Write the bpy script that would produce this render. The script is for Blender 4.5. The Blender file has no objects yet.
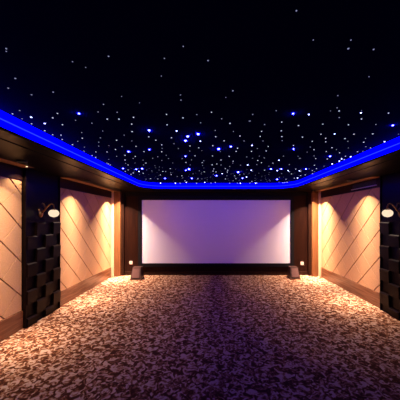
import bpy, bmesh, math, random
from mathutils import Vector, Matrix
random.seed(7)
S = bpy.context.scene
C = S.collection
PI = math.pi

# ------------------------------------------------------------------ room sizes (metres)
XL, XR = -2.77, 3.0            # side walls
YF, YB = 6.6, -2.2             # screen wall, rear wall
ZS, ZC = 2.33, 2.50            # soffit underside, star ceiling
TX0, TX1, TY0, TY1, TR = -1.75, 2.06, -1.5, 6.07, 0.55   # tray opening in the soffit
EYE, FPX, VX, VY = 1.6, 235.0, 212.0, 218.0

# ------------------------------------------------------------------ materials
def mat(name, col, rough=0.6, metal=0.0, spec=0.5, emit=None, estr=0.0, coat=0.0):
    m = bpy.data.materials.new(name); m.use_nodes = True
    b = m.node_tree.nodes['Principled BSDF']
    b.inputs['Base Color'].default_value = (*col, 1)
    b.inputs['Roughness'].default_value = rough
    b.inputs['Metallic'].default_value = metal
    b.inputs['Specular IOR Level'].default_value = spec
    b.inputs['Coat Weight'].default_value = coat
    if emit:
        b.inputs['Emission Color'].default_value = (*emit, 1)
        b.inputs['Emission Strength'].default_value = estr
    return m

def noise_mix(m, c1, c2, scale=(8, 8, 8), nscale=4.0, detail=4, lo=0.35, hi=0.65, bump=0.0, distortion=0.0):
    nt = m.node_tree; N = nt.nodes; L = nt.links
    b = N['Principled BSDF']
    tc = N.new('ShaderNodeTexCoord'); mp = N.new('ShaderNodeMapping')
    mp.inputs['Scale'].default_value = scale
    nz = N.new('ShaderNodeTexNoise')
    nz.inputs['Scale'].default_value = nscale; nz.inputs['Detail'].default_value = detail
    nz.inputs['Distortion'].default_value = distortion
    rp = N.new('ShaderNodeValToRGB')
    rp.color_ramp.elements[0].position = lo; rp.color_ramp.elements[0].color = (*c1, 1)
    rp.color_ramp.elements[1].position = hi; rp.color_ramp.elements[1].color = (*c2, 1)
    L.new(tc.outputs['Object'], mp.inputs['Vector']); L.new(mp.outputs['Vector'], nz.inputs['Vector'])
    L.new(nz.outputs['Fac'], rp.inputs['Fac']); L.new(rp.outputs['Color'], b.inputs['Base Color'])
    if bump:
        bp = N.new('ShaderNodeBump'); bp.inputs['Strength'].default_value = bump; bp.inputs['Distance'].default_value = 0.01
        L.new(nz.outputs['Fac'], bp.inputs['Height']); L.new(bp.outputs['Normal'], b.inputs['Normal'])
    return m

def carpet_mat():
    m = mat('carpet', (.3, .17, .07), 0.95, spec=0.1)
    nt = m.node_tree; N = nt.nodes; L = nt.links; b = N['Principled BSDF']
    tc = N.new('ShaderNodeTexCoord')
    def nz(scale, detail, dist):
        n = N.new('ShaderNodeTexNoise'); n.inputs['Scale'].default_value = scale
        n.inputs['Detail'].default_value = detail; n.inputs['Distortion'].default_value = dist
        L.new(tc.outputs['Object'], n.inputs['Vector']); return n
    a = nz(17, 3, 1.2)
    r = N.new('ShaderNodeValToRGB')
    e = r.color_ramp.elements
    e[0].position = .40; e[0].color = (.06, .017, .006, 1)
    e[1].position = .60; e[1].color = (.54, .36, .23, 1)
    x = e.new(.47); x.color = (.14, .047, .018, 1)
    x = e.new(.53); x.color = (.31, .14, .065, 1)
    L.new(a.outputs['Fac'], r.inputs['Fac'])
    f = nz(90, 2, 0)
    mx = N.new('ShaderNodeMix'); mx.data_type = 'RGBA'; mx.blend_type = 'MULTIPLY'; mx.inputs['Factor'].default_value = 0.35
    L.new(r.outputs['Color'], mx.inputs['A']); L.new(f.outputs['Color'], mx.inputs['B'])
    L.new(mx.outputs['Result'], b.inputs['Base Color'])
    bp = N.new('ShaderNodeBump'); bp.inputs['Strength'].default_value = .5; bp.inputs['Distance'].default_value = .01
    L.new(f.outputs['Fac'], bp.inputs['Height']); L.new(bp.outputs['Normal'], b.inputs['Normal'])
    return m

def emission(name, col, s, nee=True):
    m = bpy.data.materials.new(name); m.use_nodes = True
    nt = m.node_tree; nt.nodes.clear()
    e = nt.nodes.new('ShaderNodeEmission'); o = nt.nodes.new('ShaderNodeOutputMaterial')
    e.inputs['Color'].default_value = (*col, 1); e.inputs['Strength'].default_value = s
    nt.links.new(e.outputs[0], o.inputs[0])
    if not nee: m.cycles.emission_sampling = 'NONE'
    return m

M = {}
M['carpet'] = carpet_mat()
M['star_cloth'] = mat('star_cloth', (.0018, .0018, .05), 0.95, spec=0.0)
M['soffit'] = noise_mix(mat('soffit_wood', (.05, .02, .01), 0.33, spec=.06), (.003, .0012, .0006), (.007, .003, .0015), (1, .12, 1), 14)
M['dark_wood'] = noise_mix(mat('dark_wood', (.05, .02, .01), 0.4, spec=.12), (.014, .005, .003), (.028, .010, .005), (6, 6, .5), 5)
M['screen_wood'] = noise_mix(mat('red_brown_wood', (.1, .03, .01), 0.45, spec=.1), (.011, .0025, .0013), (.020, .005, .002), (7, 7, .4), 4)
M['gold_wood'] = noise_mix(mat('honey_wood', (.4, .17, .05), 0.4), (.15, .052, .014), (.22, .082, .024), (9, 9, .6), 4)
M['cream'] = mat('spotlit_cream', (.80, .58, .32), 0.5)  # pale tone carries the spotlight glare on the corner strip
M['skirt'] = noise_mix(mat('skirting_wood', (.16, .06, .025), 0.25), (.12, .045, .018), (.2, .08, .035), (.5, .5, 8), 5)
M['fabric'] = noise_mix(mat('tan_fabric', (.6, .38, .2), 0.9, spec=.1), (.52, .285, .125), (.59, .335, .15), (1, 1, 1), 60, bump=.15)
M['groove'] = mat('brown_groove', (.12, .04, .018), 0.7)
M['black'] = mat('black_velvet', (.006, .005, .006), 0.8, spec=.1)
M['lacquer'] = noise_mix(mat('black_brown_lacquer', (.014, .007, .006), 0.4, spec=.1), (.004, .0018, .0015), (.008, .003, .002), (4, 4, .8), 5)
M['mirror'] = mat('smoked_mirror', (.004, .002, .003), 0.3, spec=.08)
M['screen'] = mat('screen_cloth', (.86, .86, .88), 0.95, spec=.05)
M['brass'] = mat('aged_brass', (.22, .12, .055), 0.3, metal=1)
M['white_plastic'] = mat('white_plastic', (.62, .52, .42), 0.4)
M['dark_plastic'] = mat('dark_plastic', (.02, .018, .016), 0.5)
M['grille'] = noise_mix(mat('speaker_cloth', (.08, .04, .03), 0.9), (.06, .021, .015), (.10, .036, .026), (1, 1, 1), 120)
M['cabinet'] = mat('cabinet_wood', (.03, .011, .008), 0.35)
M['pale_metal'] = mat('pale_metal', (.6, .55, .5), 0.35, metal=.8)
M['globe'] = emission('frosted_globe', (1.0, .76, .52), 1.05)
M['cove'] = emission('blue_glow_upstand', (.0, .0, 1.0), 3.6)  # upstand face glows by itself, standing in for rope light falling on it
M['rope'] = emission('blue_led_rope', (.004, .008, 1.0), 7.0)
M['lens'] = emission('warm_lens', (1, .75, .45), 3.0)

# ------------------------------------------------------------------ mesh helpers
def link(name, bm, m, parent=None, smooth=False):
    me = bpy.data.meshes.new(name)
    bmesh.ops.recalc_face_normals(bm, faces=bm.faces[:])
    bm.to_mesh(me); bm.free()
    me.materials.append(m)
    if smooth:
        for p in me.polygons: p.use_smooth = True
    o = bpy.data.objects.new(name, me); C.objects.link(o)
    if parent: o.parent = parent
    return o

def thing(name, label, cat, loc=(0, 0, 0), group=None):
    o = bpy.data.objects.new(name, None); C.objects.link(o)
    o.empty_display_size = .05
    o.location = loc; o['label'] = label; o['category'] = cat
    if group: o['group'] = group
    return o

def tag(o, label, cat, group=None, kind=None):
    o['label'] = label; o['category'] = cat
    if group: o['group'] = group
    if kind: o['kind'] = kind
    return o

def struct(name, bm, m, label=None):
    o = link(name, bm, m); o['kind'] = 'structure'
    if label: o['label'] = label; o['category'] = label.split()[-1] if False else 'room'
    return o

def box(bm, x0, x1, y0, y1, z0, z1, bev=0.0):
    b = bmesh.new()
    bmesh.ops.create_cube(b, size=1)
    for v in b.verts:
        v.co = Vector((x0 + (v.co.x + .5) * (x1 - x0), y0 + (v.co.y + .5) * (y1 - y0), z0 + (v.co.z + .5) * (z1 - z0)))
    if bev:
        bmesh.ops.bevel(b, geom=b.edges[:], offset=bev, segments=2, profile=.5, affect='EDGES')
    me = bpy.data.meshes.new('tmp'); b.to_mesh(me); b.free(); bm.from_mesh(me); bpy.data.meshes.remove(me)
    return bm

def boxes(*args, bev=0.0):
    bm = bmesh.new()
    for a in args: box(bm, *a, bev=bev)
    return bm

def prism(bm, pts, d):
    """pts: loop of Vectors, d: extrusion vector"""
    a = [bm.verts.new(p) for p in pts]; b = [bm.verts.new(Vector(p) + Vector(d)) for p in pts]
    bm.faces.new(a); bm.faces.new(b[::-1])
    n = len(a)
    for i in range(n): bm.faces.new((a[i], a[(i + 1) % n], b[(i + 1) % n], b[i]))

def tube(bm, pts, r, seg=8, taper=None):
    rings = []
    pts = [Vector(p) for p in pts]
    for i, p in enumerate(pts):
        t = (pts[min(i + 1, len(pts) - 1)] - pts[max(i - 1, 0)]).normalized()
        ref = Vector((0, 1, 0)) if abs(t.y) < .9 else Vector((1, 0, 0))
        u = t.cross(ref).normalized(); w = t.cross(u)
        rr = r * (taper[i] if taper else 1)
        rings.append([bm.verts.new(p + (u * math.cos(2 * PI * k / seg) + w * math.sin(2 * PI * k / seg)) * rr) for k in range(seg)])
    for a, b in zip(rings, rings[1:]):
        for k in range(seg): bm.faces.new((a[k], a[(k + 1) % seg], b[(k + 1) % seg], b[k]))
    bm.faces.new(rings[0][::-1]); bm.faces.new(rings[-1])

def lathe(bm, prof, seg=24, rib=None, axis='Z', origin=(0, 0, 0)):
    """prof: (radius, height) list; closes at zero radius"""
    rings = []
    O = Vector(origin)
    for r, h in prof:
        if r < 1e-6: rings.append([bm.verts.new(O + Vector((0, 0, h)))]); continue
        ring = []
        for k in range(seg):
            a = 2 * PI * k / seg
            rr = r * (1 + (rib[1] * abs(math.sin(a * rib[0] / 2)) - rib[1] * .5 if rib else 0))
            ring.append(bm.verts.new(O + Vector((rr * math.cos(a), rr * math.sin(a), h))))
        rings.append(ring)
    for a, b in zip(rings, rings[1:]):
        if len(a) == 1 and len(b) == 1: continue
        for k in range(seg):
            k2 = (k + 1) % seg
            if len(a) == 1: bm.faces.new((a[0], b[k2], b[k]))
            elif len(b) == 1: bm.faces.new((a[k], a[k2], b[0]))
            else: bm.faces.new((a[k], a[k2], b[k2], b[k]))

def rrect(x0, x1, y0, y1, r, n=10):
    P = []
    for cx, cy, a0 in ((x1 - r, y1 - r, 0), (x0 + r, y1 - r, PI / 2), (x0 + r, y0 + r, PI), (x1 - r, y0 + r, 3 * PI / 2)):
        for k in range(n + 1):
            a = a0 + PI / 2 * k / n
            P.append((cx + r * math.cos(a), cy + r * math.sin(a)))
    return P

def ring_strip(bm, A, za, B, zb):
    a = [bm.verts.new((x, y, za)) for x, y in A]; b = [bm.verts.new((x, y, zb)) for x, y in B]
    n = len(a)
    for i in range(n): bm.faces.new((a[i], a[(i + 1) % n], b[(i + 1) % n], b[i]))

# ------------------------------------------------------------------ room shell
T = .12
struct('floor', boxes((XL - T, XR + T, YB - T, YF + T, -.1, 0)), M['carpet'], 'brown and cream mottled carpet floor')
struct('wall_left', boxes((XL - T, XL, YB - T, YF + T, 0, 2.8)), M['dark_wood'])
struct('wall_right', boxes((XR, XR + T, YB - T, YF + T, 0, 2.8)), M['dark_wood'])
struct('wall_front', boxes((XL, XR, YF, YF + T, 0, 2.8)), M['screen_wood'])
struct('wall_back', boxes((XL, XR, YB - T, YB, 0, 2.8)), M['dark_wood'])
struct('ceiling', boxes((XL, XR, YB, YF, ZC, ZC + .06)), M['star_cloth'], 'black star ceiling inside the blue-lit tray')

# soffit round the tray: underside with a rounded opening, a lip and a stepped board
def soffit():
    bm = bmesh.new()
    inner = rrect(TX0, TX1, TY0, TY1, TR)
    def outer_pt(x, y):     # project outwards on to the room rectangle
        cx, cy = (TX0 + TX1) / 2, (TY0 + TY1) / 2
        dx, dy = x - cx, y - cy
        k = min(((XR - cx) if dx > 0 else (XL - cx)) / dx if abs(dx) > 1e-6 else 1e9,
                ((YF - cy) if dy > 0 else (YB - cy)) / dy if abs(dy) > 1e-6 else 1e9)
        return cx + dx * k, cy + dy * k
    outs = [outer_pt(x, y) for x, y in inner]
    # force true corners
    for i, (x, y) in enumerate(outs):
        pass
    def e(d): return rrect(TX0 - d, TX1 + d, TY0 - d, TY1 + d, TR + d * .6)
    ring_strip(bm, e(-.0), ZS + .028, e(.0), ZS + .02)          # lip face
    ring_strip(bm, e(.0), ZS + .02, e(.012), ZS + .008)         # eased edge
    ring_strip(bm, e(.012), ZS + .008, e(.20), ZS + .008)       # lip board underside
    ring_strip(bm, e(.20), ZS + .008, e(.205), ZS)              # shadow step
    # rest of the underside, built as flat quads out to the walls
    A = e(.205)
    a = [bm.verts.new((x, y, ZS)) for x, y in A]
    n = len(a) // 4
    corners = [bm.verts.new(p) for p in ((XR, YF, ZS), (XL, YF, ZS), (XL, YB, ZS), (XR, YB, ZS))]
    for q in range(4):
        seg = a[q * n:(q + 1) * n]
        for i in range(n - 1): bm.faces.new((seg[i], seg[i + 1], corners[q]))
        nxt = a[((q + 1) * n) % len(a)]
        bm.faces.new((seg[-1], nxt, corners[(q + 1) % 4], corners[q]))
    # top of the lip shelf
    ring_strip(bm, e(0), ZS + .028, e(.05), ZS + .028)
    return bm
struct('trim_1', soffit(), M['soffit'], 'dark brown lowered ceiling border around the tray')

# crown boards along the side walls, between panel tops and soffit
struct('trim_2', boxes((XL, XL + .035, YB, YF, 2.15, ZS)), M['dark_wood'])
struct('trim_3', boxes((XR - .035, XR, YB, YF, 2.15, ZS)), M['dark_wood'])
struct('baseboard_left', boxes((XL, XL + .035, YB, 6.39, 0, .26), bev=.004), M['skirt'])
struct('baseboard_right', boxes((XR - .035, XR, YB, 6.39, 0, .26), bev=.004), M['skirt'])

# strips added on the soffit over each panel, tan to stand in for warm bounce light
M['board'] = noise_mix(mat('bounce_lit_soffit', (.3, .15, .08), 0.45, spec=.3), (.26, .13, .065), (.34, .175, .09), (9, .4, 1), 5)
for n, (a, b, c, d) in zip((11, 12, 13), ((XL + .035, XL + .20, 4.20, 6.39), (XR - .20, XR - .035, 4.12, 6.39), (XL + .035, XL + .20, 1.0, 3.40))):
    struct('trim_%d' % n, boxes((a, b, c, d, ZS - .006, ZS + .01)), M['board'])

# corner casings: strip against the side wall with spotlight glare in its cream colour, honey-wood step, dark edge
def casing(n, sx, xw):
    def f(a, b): return (min(xw + sx * a, xw + sx * b), max(xw + sx * a, xw + sx * b))
    struct('trim_%d' % n, boxes((*f(0, .08), 6.40, YF, 0, ZS), bev=.004), M['cream'], 'casing strip in the screen corner, coloured cream for spotlight glare')
    struct('trim_%d' % (n + 1), boxes((*f(.08, .25), 6.44, YF, 0, ZS), bev=.006), M['gold_wood'], 'honey wood casing in the screen corner')
    struct('trim_%d' % (n + 2), boxes((*f(.25, .32), 6.52, YF, 0, ZS), bev=.004), M['dark_wood'], 'dark edge strip of the casing')
casing(4, 1, XL); casing(7, -1, XR)
# plinth and head rail of the screen wall
struct('baseboard_front', boxes((XL + .32, XR - .32, YF - .02, YF, 0, .10)), M['dark_wood'])
struct('trim_10', boxes((XL + .32, XR - .32, YF - .03, YF, 2.215, ZS)), M['black'])

# ------------------------------------------------------------------ cove lighting
cv = thing('cove_light', 'glowing blue cove light running round the edge of the star ceiling', 'cove light', ((TX0 + TX1) / 2, TY1, ZS + .08))
def rel(o, p): o.parent = p; o.matrix_parent_inverse = Matrix.Translation(-p.location); return o
bm = bmesh.new()
ring_strip(bm, rrect(TX0 - .012, TX1 + .012, TY0 - .012, TY1 + .012, TR), ZS + .015, rrect(TX0 - .012, TX1 + .012, TY0 - .012, TY1 + .012, TR), ZC)
rel(link('glowing_upstand', bm, M['cove']), cv)  # emissive tray upstand in place of a face lit by the rope
bm = bmesh.new()
P = rrect(TX0 + .004, TX1 - .004, TY0 + .004, TY1 - .004, TR - .004, 14)
def closed_tube(bm, P, z, r, seg=6):
    rings = []
    n = len(P)
    for i in range(n):
        p0, p1 = Vector((*P[i - 1], 0)), Vector((*P[(i + 1) % n], 0))
        t = (p1 - p0).normalized(); u = Vector((t.y, -t.x, 0))
        rings.append([bm.verts.new(Vector((*P[i], z)) + (u * math.cos(2 * PI * k / seg) + Vector((0, 0, 1)) * math.sin(2 * PI * k / seg)) * r) for k in range(seg)])
    for i in range(n):
        a, b = rings[i], rings[(i + 1) % n]
        for k in range(seg): bm.faces.new((a[k], a[(k + 1) % seg], b[(k + 1) % seg], b[k]))
closed_tube(bm, P, ZS + .09, .005)
rel(link('led_rope', bm, M['rope']), cv)['label'] = 'paler blue light rope'

# ------------------------------------------------------------------ fabric wall panels with a diamond pattern
def clip(poly, n, d):
    """keep points with n.p <= d"""
    out = []
    for i in range(len(poly)):
        a, b = poly[i], poly[(i + 1) % len(poly)]
        fa, fb = a[0] * n[0] + a[1] * n[1] - d, b[0] * n[0] + b[1] * n[1] - d
        if fa <= 0: out.append(a)
        if (fa < 0 < fb) or (fb < 0 < fa):
            t = fa / (fa - fb); out.append((a[0] + (b[0] - a[0]) * t, a[1] + (b[1] - a[1]) * t))
    return out

def wall_panel(label, xw, sx, y0, y1, z0, z1, ph):
    t = thing('wall_panel', label, 'wall panel', (xw, (y0 + y1) / 2, z0), 'diamond fabric wall panels')
    L = t.location.copy()
    def loc(o): rel(o, t); return o
    bk = .012
    xs = sorted((xw, xw + sx * bk))
    loc(link('backing', boxes((xs[0], xs[1], y0, y1, z0, z1)), M['groove'])); 
    bm = bmesh.new()
    sl = 1.0                      # rise over run of the quilting lines
    ln = math.hypot(sl, 1)
    nd, na = (sl / ln, 1 / ln), (-sl / ln, 1 / ln)      # normals of falling / rising lines (y,z)
    step = .49 / ln
    g1, g2 = .007, .0025
    th = .008
    rect = [(y0 + .006, z0 + .004), (y1 - .006, z0 + .004), (y1 - .006, z1 - .004), (y0 + .006, z1 - .004)]
    for i in range(-30, 30):
        pi = clip(clip(rect, nd, (i + 1 + ph) * step - g1), (-nd[0], -nd[1]), -((i + ph) * step + g1))
        if len(pi) < 3: continue
        for j in range(-30, 30):
            p = clip(clip(pi, na, (j + 1 + .35) * step - g2), (-na[0], -na[1]), -((j + .35) * step + g2))
            if len(p) < 3: continue
            ar = .5 * sum(p[k][0] * p[(k + 1) % len(p)][1] - p[(k + 1) % len(p)][0] * p[k][1] for k in range(len(p)))
            if abs(ar) < 4e-4: continue
            cy = sum(q[0] for q in p) / len(p); cz = sum(q[1] for q in p) / len(p)
            ri = math.sqrt(abs(ar)); k_ = max(.6, 1 - .004 / ri)
            lo = [bm.verts.new((xw + sx * bk, y, z)) for y, z in p]
            mi = [bm.verts.new((xw + sx * (bk + th * .7), y, z)) for y, z in p]
            hi = [bm.verts.new((xw + sx * (bk + th), cy + (y - cy) * k_, cz + (z - cz) * k_)) for y, z in p]
            for a, b in ((lo, mi), (mi, hi)):
                for k in range(len(p)):
                    k2 = (k + 1) % len(p); bm.faces.new((a[k], a[k2], b[k2], b[k]))
            bm.faces.new(hi)
    loc(link('padding', bm, M['fabric']))
    return t
wall_panel('tan diamond-quilted fabric panel on the left wall between dark pilaster and screen', XL, 1, 4.18, 6.395, .26, 2.15, .63)
wall_panel('tan diamond-quilted fabric panel on the right wall between screen and dark pilaster', XR, -1, 4.10, 6.395, .26, 2.15, .37)
wall_panel('tan diamond-quilted fabric panel at the far left edge, nearer than the dark pilaster', XL, 1, 1.0, 3.40, .26, 2.15, .89)

# ------------------------------------------------------------------ dark pilasters with block relief
def pilaster(label, xw, sx, y0, y1):
    t = thing('wall_pilaster', label, 'pilaster', (xw, (y0 + y1) / 2, 0), 'dark block-relief pilasters')
    def bx(a, b, *r):
        xs = sorted((xw + sx * a, xw + sx * b)); return (xs[0], xs[1], *r)
    rel(link('core', boxes(bx(0, .05, y0, y1, 0, ZS)), M['lacquer']), t)
    for ya, yb in ((y0, y0 + .018), (y1 - .018, y1)):
        rel(link('edge_strip', boxes(bx(.05, .075, ya, yb, 0, ZS), bev=.003), M['lacquer']), t)
    rel(link('mirror_panel', boxes(bx(.05, .056, y0 + .018, y1 - .018, 1.56, 2.15)), M['mirror']), t)
    rel(link('mirror_rail', boxes(bx(.05, .07, y0 + .018, y1 - .018, 1.53, 1.56)), M['lacquer']), t)
    bm = bmesh.new()
    w = (y1 - y0 - .036) / 4; h = .2
    for c in range(4):
        for k in range(-1, 5):
            zt = 1.53 - k * 2 * h - (h if (c % 2 == 0) else 0)
            za, zb = max(zt - h, .0), min(zt, 1.53)
            if zb - za < .05: continue
            ya = y0 + .018 + c * w
            # each block leans out at its top edge
            X0, Xb, Xt = xw + sx * .05, xw + sx * .086, xw + sx * .095
            q = [Vector((X0, ya + .002, za)), Vector((Xb, ya + .002, za)), Vector((Xt, ya + .002, zb - .016)), Vector((Xt - sx * .016, ya + .002, zb)), Vector((X0, ya + .002, zb))]
            prism(bm, q, (0, w - .004, 0))
    rel(link('block_relief', bm, M['lacquer']), t)
    return t
pilaster('near-black pilaster of staggered wood blocks on the left wall, holding a globe lamp', XL, 1, 3.40, 4.18)
pilaster('near-black pilaster of staggered wood blocks on the right wall, holding a globe lamp', XR, -1, 3.22, 4.10)

# ------------------------------------------------------------------ wall sconces
def sconce(label, xw, sx, y, z):
    t = thing('wall_sconce', label, 'wall lamp', (xw, y, z), 'globe wall lamps')
    def add(name, bm, m, smooth=True): o = link(name, bm, m, t, smooth); return o
    # backplate: oval disc with a stepped rim
    bm = bmesh.new(); lathe(bm, [(0, 0), (.055, 0), (.055, .008), (.045, .014), (.03, .02), (.012, .026), (0, .026)], 20)
    bmesh.ops.transform(bm, matrix=Matrix.Rotation(sx * PI / 2, 4, 'Y') @ Matrix.Diagonal((1.4, 1, 1, 1)), verts=bm.verts)
    add('backplate', bm, M['brass'])
    # gooseneck arm up and out, then down to the globe
    pts = [(.02, 0, .0), (.06, 0, .035), (.10, 0, .085), (.14, 0, .125), (.175, 0, .14), (.20, 0, .13), (.21, 0, .10), (.21, 0, .055)]
    bm = bmesh.new(); tube(bm, [(sx * a, b, c) for a, b, c in pts], .010, 8, [1.5, 1.3, 1.1, 1, 1, 1, 1, 1.1])
    arm = add('arm', bm, M['brass'])
    bm = bmesh.new()                                        # curled leaf on the arm
    lf = [(.07, 0, .05), (.07, 0, .10), (.055, 0, .14), (.03, 0, .15), (.02, 0, .13)]
    tube(bm, [(sx * a, b, c) for a, b, c in lf], .008, 6, [1, 1.4, 1.3, .9, .4])
    o = link('leaf_scroll', bm, M['brass'], arm, True)
    bm = bmesh.new(); lathe(bm, [(0, .062), (.018, .062), (.034, .05), (.038, .04), (0, .04)], 18, origin=(sx * .21, 0, 0)); add('cap', bm, M['brass'])
    prof = [(0, -.072)] + [(.070 * math.sin(a), -.010 - .062 * math.cos(a)) for a in [PI * k / 10 for k in range(1, 10)]] + [(0, .052)]
    bm = bmesh.new(); lathe(bm, prof, 48, rib=(10, .16), origin=(sx * .21, 0, 0)); add('globe_shade', bm, M['globe'])
    bm = bmesh.new(); lathe(bm, [(0, -.09), (.006, -.088), (.01, -.08), (.008, -.072), (0, -.07)], 10, origin=(sx * .21, 0, 0)); add('finial', bm, M['brass'])
    return t
sconce('brass wall lamp with glowing ribbed globe on the left dark pilaster', XL + .056, 1, 3.72, 1.685)
sconce('brass wall lamp with glowing ribbed globe on the right dark pilaster', XR - .056, -1, 3.66, 1.685)

# ------------------------------------------------------------------ projection screen
sx0, sx1, sz0, sz1, fy = -1.96, 2.19, .335, 2.10, YF - .05
ps = thing('projection_screen', 'large blank wide projection screen in a black frame on the end wall', 'screen', ((sx0 + sx1) / 2, YF, sz0))
rel(link('screen_surface', boxes((sx0 - .01, sx1 + .01, fy + .015, YF - .004, sz0 - .01, sz1 + .01)), M['screen']), ps)
fw = .10
bm = bmesh.new()
for a in ((sx0 - fw, sx0, fy, YF - .002, sz0 - fw, sz1 + fw), (sx1, sx1 + fw, fy, YF - .002, sz0 - fw, sz1 + fw),
          (sx0, sx1, fy, YF - .002, sz0 - fw, sz0), (sx0, sx1, fy, YF - .002, sz1, sz1 + fw)):
    box(bm, *a)
rel(link('frame', bm, M['black']), ps)

# ------------------------------------------------------------------ floor speakers beside the screen
def floor_speaker(label, x, y, w, h):
    t = thing('floor_speaker', label, 'speaker', (x, y, 0), 'slanted floor speakers')
    d = .30; tw = w * .80; td = .13
    bm = bmesh.new()
    lo = [bm.verts.new(p) for p in ((-w / 2, 0, .02), (w / 2, 0, .02), (w / 2, d, .02), (-w / 2, d, .02))]
    hi = [bm.verts.new(p) for p in ((-tw / 2, d - td - .06, h), (tw / 2, d - td - .06, h), (tw / 2, d - .02, h), (-tw / 2, d - .02, h))]
    bm.faces.new(lo[::-1]); bm.faces.new(hi)
    for k in range(4): bm.faces.new((lo[k], lo[(k + 1) % 4], hi[(k + 1) % 4], hi[k]))
    bmesh.ops.bevel(bm, geom=bm.edges[:], offset=.003, segments=2, affect='EDGES')
    link('cabinet', bm, M['cabinet'], t)
    def fp(u, v, out):                         # point on the slanted front
        ww = w + (tw - w) * v
        n = Vector((0, -(h - .02), (d - td - .06))).normalized()
        return Vector((u * ww / 2, (d - td - .06) * v, .02 + (h - .02) * v)) + n * out
    bm = bmesh.new()
    q = [fp(-.78, .13, .001), fp(.78, .13, .001), fp(.78, .9, .001), fp(-.78, .9, .001)]
    n = (fp(0, .5, 1) - fp(0, .5, 0))
    prism(bm, q, n * .012)
    link('grille', bm, M['grille'], t)
    link('base_plate', boxes((-w / 2 - .012, w / 2 + .012, -.012, d + .01, 0, .02), bev=.003), M['skirt'], t)
    return t
floor_speaker('small slanted floor speaker on the carpet at the left foot of the screen', -1.965, 6.02, .27, .31)
floor_speaker('small slanted floor speaker on the carpet at the right foot of the screen', 2.17, 6.10, .25, .30)

# ------------------------------------------------------------------ wall sockets
def outlet(label, x, z):
    t = thing('wall_socket', label, 'socket', (x, YF, z), 'white wall sockets')
    link('plate', boxes((-.045, .045, -.010, 0, -.045, .045), bev=.003), M['white_plastic'], t)
    bm = bmesh.new()
    for a, b in ((-.014, .012), (.014, .012), (0, -.016)): box(bm, a - .003, a + .003, -.0108, -.0098, b - .008, b + .008)
    link('socket_holes', bm, M['dark_plastic'], t)
outlet('small white wall socket on the brown wood left of the screen', -2.275, .345)
outlet('small white wall socket on the brown wood right of the screen', 2.53, .325)

# ------------------------------------------------------------------ slot vent above the right panel
av = thing('air_vent', 'long slim air vent with pale lower lip above the right fabric panel', 'vent', (XR - .035, 4.6, 2.2))
rel(link('slot', boxes((XR - .040, XR - .034, 4.24, 4.95, 2.20, 2.29)), M['dark_plastic']), av)
bm = bmesh.new()
for k in range(3): box(bm, XR - .050, XR - .038, 4.24, 4.95, 2.215 + k * .026, 2.219 + k * .026)
rel(link('slat', bm, M['soffit']), av)
rel(link('lower_lip', boxes((XR - .062, XR - .034, 4.22, 4.97, 2.186, 2.20), bev=.002), M['pale_metal']), av)

# ------------------------------------------------------------------ recessed downlights (real lamps)
def downlight(label, x, y, energy, ang=96, r=.045, lens_mat=None):
    t = thing('downlight', label, 'ceiling spotlight', (x, y, ZS), 'soffit spotlights')
    bm = bmesh.new()
    lathe(bm, [(r * .85, -.002), (r * .85, -.022), (r * 1.25, -.022), (r * 1.3, -.016), (r * 1.3, 0)], 20)
    link('baffle_ring', bm, M['dark_plastic'], t, True)
    bm = bmesh.new(); lathe(bm, [(0, -.002), (r * .84, -.002), (r * .84, -.001), (0, -.001)], 16)
    link('lens', bm, M['lens'], t)
    ld = bpy.data.lights.new('bulb', 'SPOT'); ld.energy = energy; ld.spot_size = math.radians(ang); ld.spot_blend = .12
    ld.color = (1.0, .73, .58); ld.shadow_soft_size = .012
    ld.use_nodes = True                     # reflector lamp: strongest straight down, fading towards the rim
    nt = ld.node_tree; em = nt.nodes['Emission']
    tc = nt.nodes.new('ShaderNodeTexCoord'); sp = nt.nodes.new('ShaderNodeSeparateXYZ')
    ab = nt.nodes.new('ShaderNodeMath'); ab.operation = 'ABSOLUTE'
    pw = nt.nodes.new('ShaderNodeMath'); pw.operation = 'POWER'; pw.inputs[1].default_value = 7.0
    nt.links.new(tc.outputs['Normal'], sp.inputs[0]); nt.links.new(sp.outputs['Z'], ab.inputs[0])
    nt.links.new(ab.outputs[0], pw.inputs[0])
    p2 = nt.nodes.new('ShaderNodeMath'); p2.operation = 'POWER'; p2.inputs[1].default_value = 45.0
    nt.links.new(ab.outputs[0], p2.inputs[0])
    ma = nt.nodes.new('ShaderNodeMath'); ma.operation = 'MULTIPLY_ADD'; ma.inputs[1].default_value = 3.0
    nt.links.new(p2.outputs[0], ma.inputs[0]); nt.links.new(pw.outputs[0], ma.inputs[2])
    nt.links.new(ma.outputs[0], em.inputs['Strength'])
    lo = bpy.data.objects.new('bulb', ld); C.objects.link(lo); lo.parent = t; lo.location = (0, 0, -.012)
    return t
DX = .34
for x, y, e, l in ((XL + DX, 3.0, 235, 'warm recessed spotlight over the nearest left fabric panel'),
                (XL + DX, 4.58, 430, 'warm recessed spotlight over the left panel, beside the dark pilaster'),
                (XL + DX, 6.17, 980, 'warm recessed spotlight in the corner left of the screen'),
                (XR - DX, 4.50, 430, 'warm recessed spotlight over the right panel, beside the dark pilaster'),
                (XR - DX, 6.17, 980, 'warm recessed spotlight in the corner right of the screen')):
    downlight(l, x, y, e)
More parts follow.
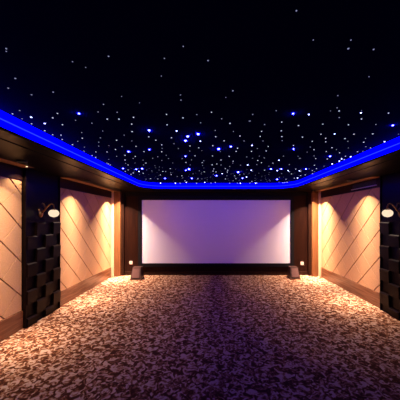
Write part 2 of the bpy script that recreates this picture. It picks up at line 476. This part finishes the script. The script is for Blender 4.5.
# small lit pin lights over the dark pilasters; right one unseen, added to light the blocks
for l, x, y in (('tiny lit pin spotlight in the soffit above the left dark pilaster', -2.60, 3.30), ('unseen pin spotlight added in the soffit to light the right dark pilaster', 2.83, 3.30)):
    t = thing('pin_spotlight', l, 'ceiling spotlight', (x, y, ZS), 'pin lights over the pilasters')
    bm = bmesh.new(); lathe(bm, [(.012, 0), (.012, -.008), (.02, -.008), (.022, 0)], 14); link('ring', bm, M['pale_metal'], t, True)
    bm = bmesh.new(); lathe(bm, [(0, -.016), (.009, -.012), (.012, -.004), (.012, 0), (0, 0)], 12); link('lens', bm, M['lens'], t, True)
    ld = bpy.data.lights.new('bulb', 'SPOT'); ld.energy = 14; ld.spot_size = math.radians(120); ld.spot_blend = .6
    ld.color = (1.0, .75, .55); ld.shadow_soft_size = .01
    lo = bpy.data.objects.new('bulb', ld); C.objects.link(lo); lo.parent = t; lo.location = (0, 0, -.03)

# ------------------------------------------------------------------ star ceiling lights
TILES = {
 (0, 108): [(85,45,1),(250,72,2),(212,125,1),(358,122,2),(352,180,1),(337,213,1),(45,85,.5)],
 (50, 108): [(60,42,1),(232,42,2.5),(22,77,1),(205,97,.7),(335,120,.8),(100,132,1.2),(254,195,.7),(88,215,1),(97,250,1),(258,240,1),(222,265,.6),(180,292,1.2),(275,312,.8),(367,350,1),(390,272,.6),(390,303,.6),(260,378,1),(330,393,1.5),(192,345,.8),(265,343,.6),(385,30,.6)],
 (100, 108): [(137,33,.6),(58,87,1.3),(152,87,1),(268,73,1.3),(254,127,1.5),(257,187,1.5),(193,216,.7),(133,256,1),(255,262,.7),(3,237,.9),(176,307,.9),(288,305,1.4),(124,330,1),(56,350,1),(228,347,2.4),(200,377,1.2),(282,386,1.2),(133,385,.8),(352,348,1),(393,176,4),(390,229,1.2),(395,331,2.6),(22,183,.4),(72,300,.4)],
 (150, 108): [(132,50,1),(264,77,1.3),(137,133,1.5),(213,182,1.7),(172,236,1),(47,256,1.2),(302,225,4.5),(284,259,4.5),(385,206,4),(94,293,1),(94,348,1),(97,322,.5),(227,323,.8),(192,284,.5),(320,302,1),(318,343,.9),(390,317,1),(284,384,2.2),(360,381,1.3),(130,377,.8),(62,388,.7),(375,52,.4)],
 (200, 108): [(92,32,1.2),(173,85,.8),(240,121,1),(5,117,.8),(122,178,.8),(267,186,.7),(320,222,1),(126,228,1.5),(193,261,1.2),(3,264,2),(352,262,.8),(102,300,1.2),(149,325,4.2),(163,347,.7),(247,307,2.5),(300,320,1.2),(289,345,1.2),(100,382,1.3),(234,385,1),(15,340,.3),(395,103,.7),(373,390,.5)],
 (250, 108): [(22,50,.7),(210,20,.8),(345,43,2.5),(254,111,1.2),(388,139,1),(117,131,.5),(2,103,.7),(93,185,1.4),(82,226,1.2),(250,181,1.1),(255,227,1.4),(257,259,.7),(104,262,.8),(16,297,1.8),(59,323,.8),(146,306,1.5),(130,342,1.6),(12,345,1),(348,298,1.3),(348,326,2.7),(75,384,.9),(113,397,.8),(268,383,.9),(385,385,.4)],
 (300, 108): [(71,50,1.8),(313,22,1),(314,75,.6),(183,127,1.1),(388,133,1.2),(168,208,1),(277,206,1.7),(206,241,1),(206,269,1),(20,231,1.3),(360,243,1.3),(383,265,.8),(98,265,1),(82,311,.9),(112,332,1.5),(256,316,1.1),(292,331,.8),(210,347,1),(317,357,1.4),(387,318,.4),(240,384,2.2),(113,382,.9),(364,384,1.3),(57,352,.4),(332,395,.8)],
 (350, 108): [(88,37,2),(92,86,1.2),(308,39,1),(207,130,.7),(342,137,2.2),(32,208,1.5),(182,205,1.5),(124,242,.8),(110,272,1.1),(127,308,.9),(288,268,2),(216,318,1.2),(60,348,1),(64,388,1.7),(162,345,.6),(388,208,.3)],
 (50, 150): [(378,110,1),(320,105,.6)],
 (100, 145): [(200,118,1),(225,158,1.1),(205,145,.7),(265,106,.5),(185,186,2.3),(225,198,1.3),(202,210,1.2),(290,192,2.5),(337,187,2.3),(312,210,1.8),(345,224,1),(248,233,1),(266,222,1),(367,143,1),(280,143,.4),(345,120,.6),(78,158,1.3),(50,143,.8),(70,115,.7),(368,272,.5),(395,270,.5),(348,158,.6)],
 (150, 145): [(22,105,.7),(95,122,.9),(148,107,.9),(288,138,1.4),(332,118,.6),(257,107,.9),(103,210,1),(120,265,2.2),(162,188,1.4),(83,238,1.2),(170,235,1.2),(165,220,.8),(218,250,.9),(312,190,4),(288,200,2.2),(335,265,2.7),(290,298,2),(205,306,1.8),(108,320,1.7),(256,321,1.6),(376,310,1.5),(383,268,1),(15,205,.9),(5,268,1.1),(62,270,1),(125,210,.6),(255,245,1),(395,205,.8),(280,285,1),(322,158,.9),(40,165,.5),(75,175,.5),(182,143,.4),(345,230,.8),(262,262,.7)],
 (200, 145): [(18,140,1.5),(30,124,.6),(20,163,.9),(97,157,1),(135,150,1.2),(168,118,1),(168,158,.9),(265,128,1.5),(262,143,.7),(238,170,.7),(203,188,1.2),(222,200,1.4),(219,215,1),(178,228,1.7),(110,190,1.6),(105,207,1.6),(128,214,1.6),(132,243,2.8),(108,232,.8),(34,213,1.1),(10,230,.6),(38,298,1.8),(88,303,1.2),(122,298,1.6),(305,214,4),(382,158,1.8),(318,235,1.2),(340,264,2.7),(372,255,1.8),(287,268,1.6),(276,245,1.2),(265,285,.9),(204,270,1),(230,318,1.5),(290,318,1.4),(318,310,1.7),(392,310,1),(350,230,.6),(325,160,.6),(15,270,.7),(40,265,.5),(215,245,.7),(375,95,.3)],
 (250, 145): [(62,122,1),(115,103,.9),(92,140,1.3),(55,155,.9),(183,143,1.5),(232,120,2),(395,107,.8),(168,190,2.4),(152,168,.9),(117,200,1.2),(218,203,2),(250,190,2.2),(305,203,2),(315,213,1.2),(366,191,1.3),(395,205,2),(10,200,2),(332,230,1),(253,228,.9),(218,272,2.2),(288,272,1.6),(235,257,.8),(270,305,1),(355,264,1.4),(380,262,2),(295,305,1.3),(357,303,1.5),(325,308,1.1),(15,290,1.5),(28,318,2.2),(53,306,1),(160,285,.8),(232,295,.8),(95,250,.5),(40,265,.5),(72,225,.5),(150,235,.4),(315,155,.6),(20,105,.5)],
 (300, 145): [(126,107,1.3),(218,110,1.2),(333,110,1.7),(315,127,2),(257,150,1.8),(116,160,1.4),(192,168,.8),(48,190,2.5),(132,188,1.2),(98,203,1.3),(132,228,1.2),(115,212,.9),(5,210,1.2),(42,237,1.3),(5,243,1.2),(72,190,.6),(3,105,.6)],
 (350, 145): [(32,115,1.3)],
}
stars = []
for (ox, oy), L in TILES.items():
    for a, b, br in L:
        px, py = ox + a / 8, oy + b / 8
        Y = (ZC - EYE) * FPX / (VY - py)
        X = (px - VX) * Y / FPX
        Y = min(Y, TY1 - .03); X = max(TX0 + .03, min(TX1 - .03, X))
        # stay inside the rounded tray corners
        for cx in (TX0 + TR, TX1 - TR):
            if (X - cx) * (1 if cx > 0 else -1) > 0 and Y > TY1 - TR:
                v = Vector((X - cx, Y - (TY1 - TR)))
                if v.length > TR - .03: v *= (TR - .03) / v.length; X, Y = cx + v.x, TY1 - TR + v.y
        stars.append((X, Y, br))
stars.sort(key=lambda s: -s[2])
named, rest = stars[:300], stars[300:]
SM = {'faint': emission('faint_star', (.50, .52, 1.0), .42, False),
      'white': emission('white_star', (.56, .58, 1.0), .95, False),
      'bright': emission('bright_star', (.32, .35, 1.0), 7.0, False),
      'blue': emission('blue_star', (.0032, .0033, 1.0), 600.0)}
def dome():
    bm = bmesh.new()
    lathe(bm, [(1, 0), (.92, -.4), (.7, -.72), (.38, -.93), (0, -1)], 10)
    me = bpy.data.meshes.new('star_dome'); bm.to_mesh(me); bm.free(); me.materials.append(None)
    for p in me.polygons: p.use_smooth = True
    return me
DM = {}
for k, m in SM.items():
    DM[k] = dome(); DM[k].materials[0] = m
def area(X, Y):
    side = 'left third' if X < -.5 else ('right third' if X > .8 else 'middle')
    return side, ('near the screen' if Y > 4.6 else ('halfway along' if Y > 3.0 else 'near the viewer'))
WORD = {'faint': 'faint grey-white star light', 'white': 'small white star light', 'bright': 'bright blue-white star light', 'blue': 'glowing blue star light'}
def kind_of(br): return 'faint' if br < 1 else ('white' if br < 1.7 else ('bright' if br < 2.15 else 'blue'))
RAD = {'faint': .0068, 'white': .0080, 'bright': .0092, 'blue': .0155}
for X, Y, br in named:
    k = kind_of(br)
    o = bpy.data.objects.new('star_light', DM[k]); C.objects.link(o)
    o.location = (X, Y, ZC)
    far = .30 + .23 * Y                       # domes enlarged toward the screen end to make the far stars look brighter
    r = RAD[k] * (.72 if k == 'blue' and br < 3.5 else 1) * far * (.9 + .2 * random.random()); o.scale = (r, r, r)
    s, d = area(X, Y); d = d.replace('next to', 'near')
    tag(o, '%s in the %s of the black ceiling %s' % (WORD[k], s, d), 'star light', '%ss, %s, %s' % (WORD[k], s, d))
# the faintest pin pricks, past the three hundred that show most
bm = bmesh.new()
for X, Y, br in rest:
    r = .006 * (.6 + .12 * Y)
    lathe(bm, [(r, 0), (r * .8, -r * .6), (0, -r)], 8, origin=(X, Y, ZC))
for k in range(150):
    X, Y = random.uniform(TX0 + .1, TX1 - .1), random.uniform(-.6, 1.98)
    r = .0045 * random.choice((.7, .8, 1, 1.2))
    lathe(bm, [(r, 0), (r * .8, -r * .6), (0, -r)], 8, origin=(X, Y, ZC))
for k in range(90):
    X, Y = random.uniform(TX0 + .15, TX1 - .15), random.uniform(4.2, TY1 - .3)
    r = .006 * random.choice((.7, .8, 1, 1.2))
    lathe(bm, [(r, 0), (r * .8, -r * .6), (0, -r)], 8, origin=(X, Y, ZC))
tag(link('ceiling_star_lights', bm, SM['faint']), 'scatter of the faintest pin-prick stars across the black ceiling', 'star lights', kind='stuff')

# ------------------------------------------------------------------ world, camera, colour
w = bpy.data.worlds.new('World'); S.world = w; w.use_nodes = True
w.node_tree.nodes['Background'].inputs['Color'].default_value = (0, 0, 0, 1)
cd = bpy.data.cameras.new('Camera'); cam = bpy.data.objects.new('Camera', cd); C.objects.link(cam)
cam.location = (0, 0, EYE); cam.rotation_euler = (PI / 2, 0, 0)
cd.sensor_width = 36; cd.lens = 36 * FPX / 400; cd.shift_x = -(VX - 200) / 400; cd.shift_y = (VY - 200) / 400
cd.clip_start = .05
S.camera = cam
vs = S.view_settings
vs.view_transform = 'Standard'; vs.look = 'None'; vs.gamma = 1; vs.use_curve_mapping = False; vs.exposure = 0.0
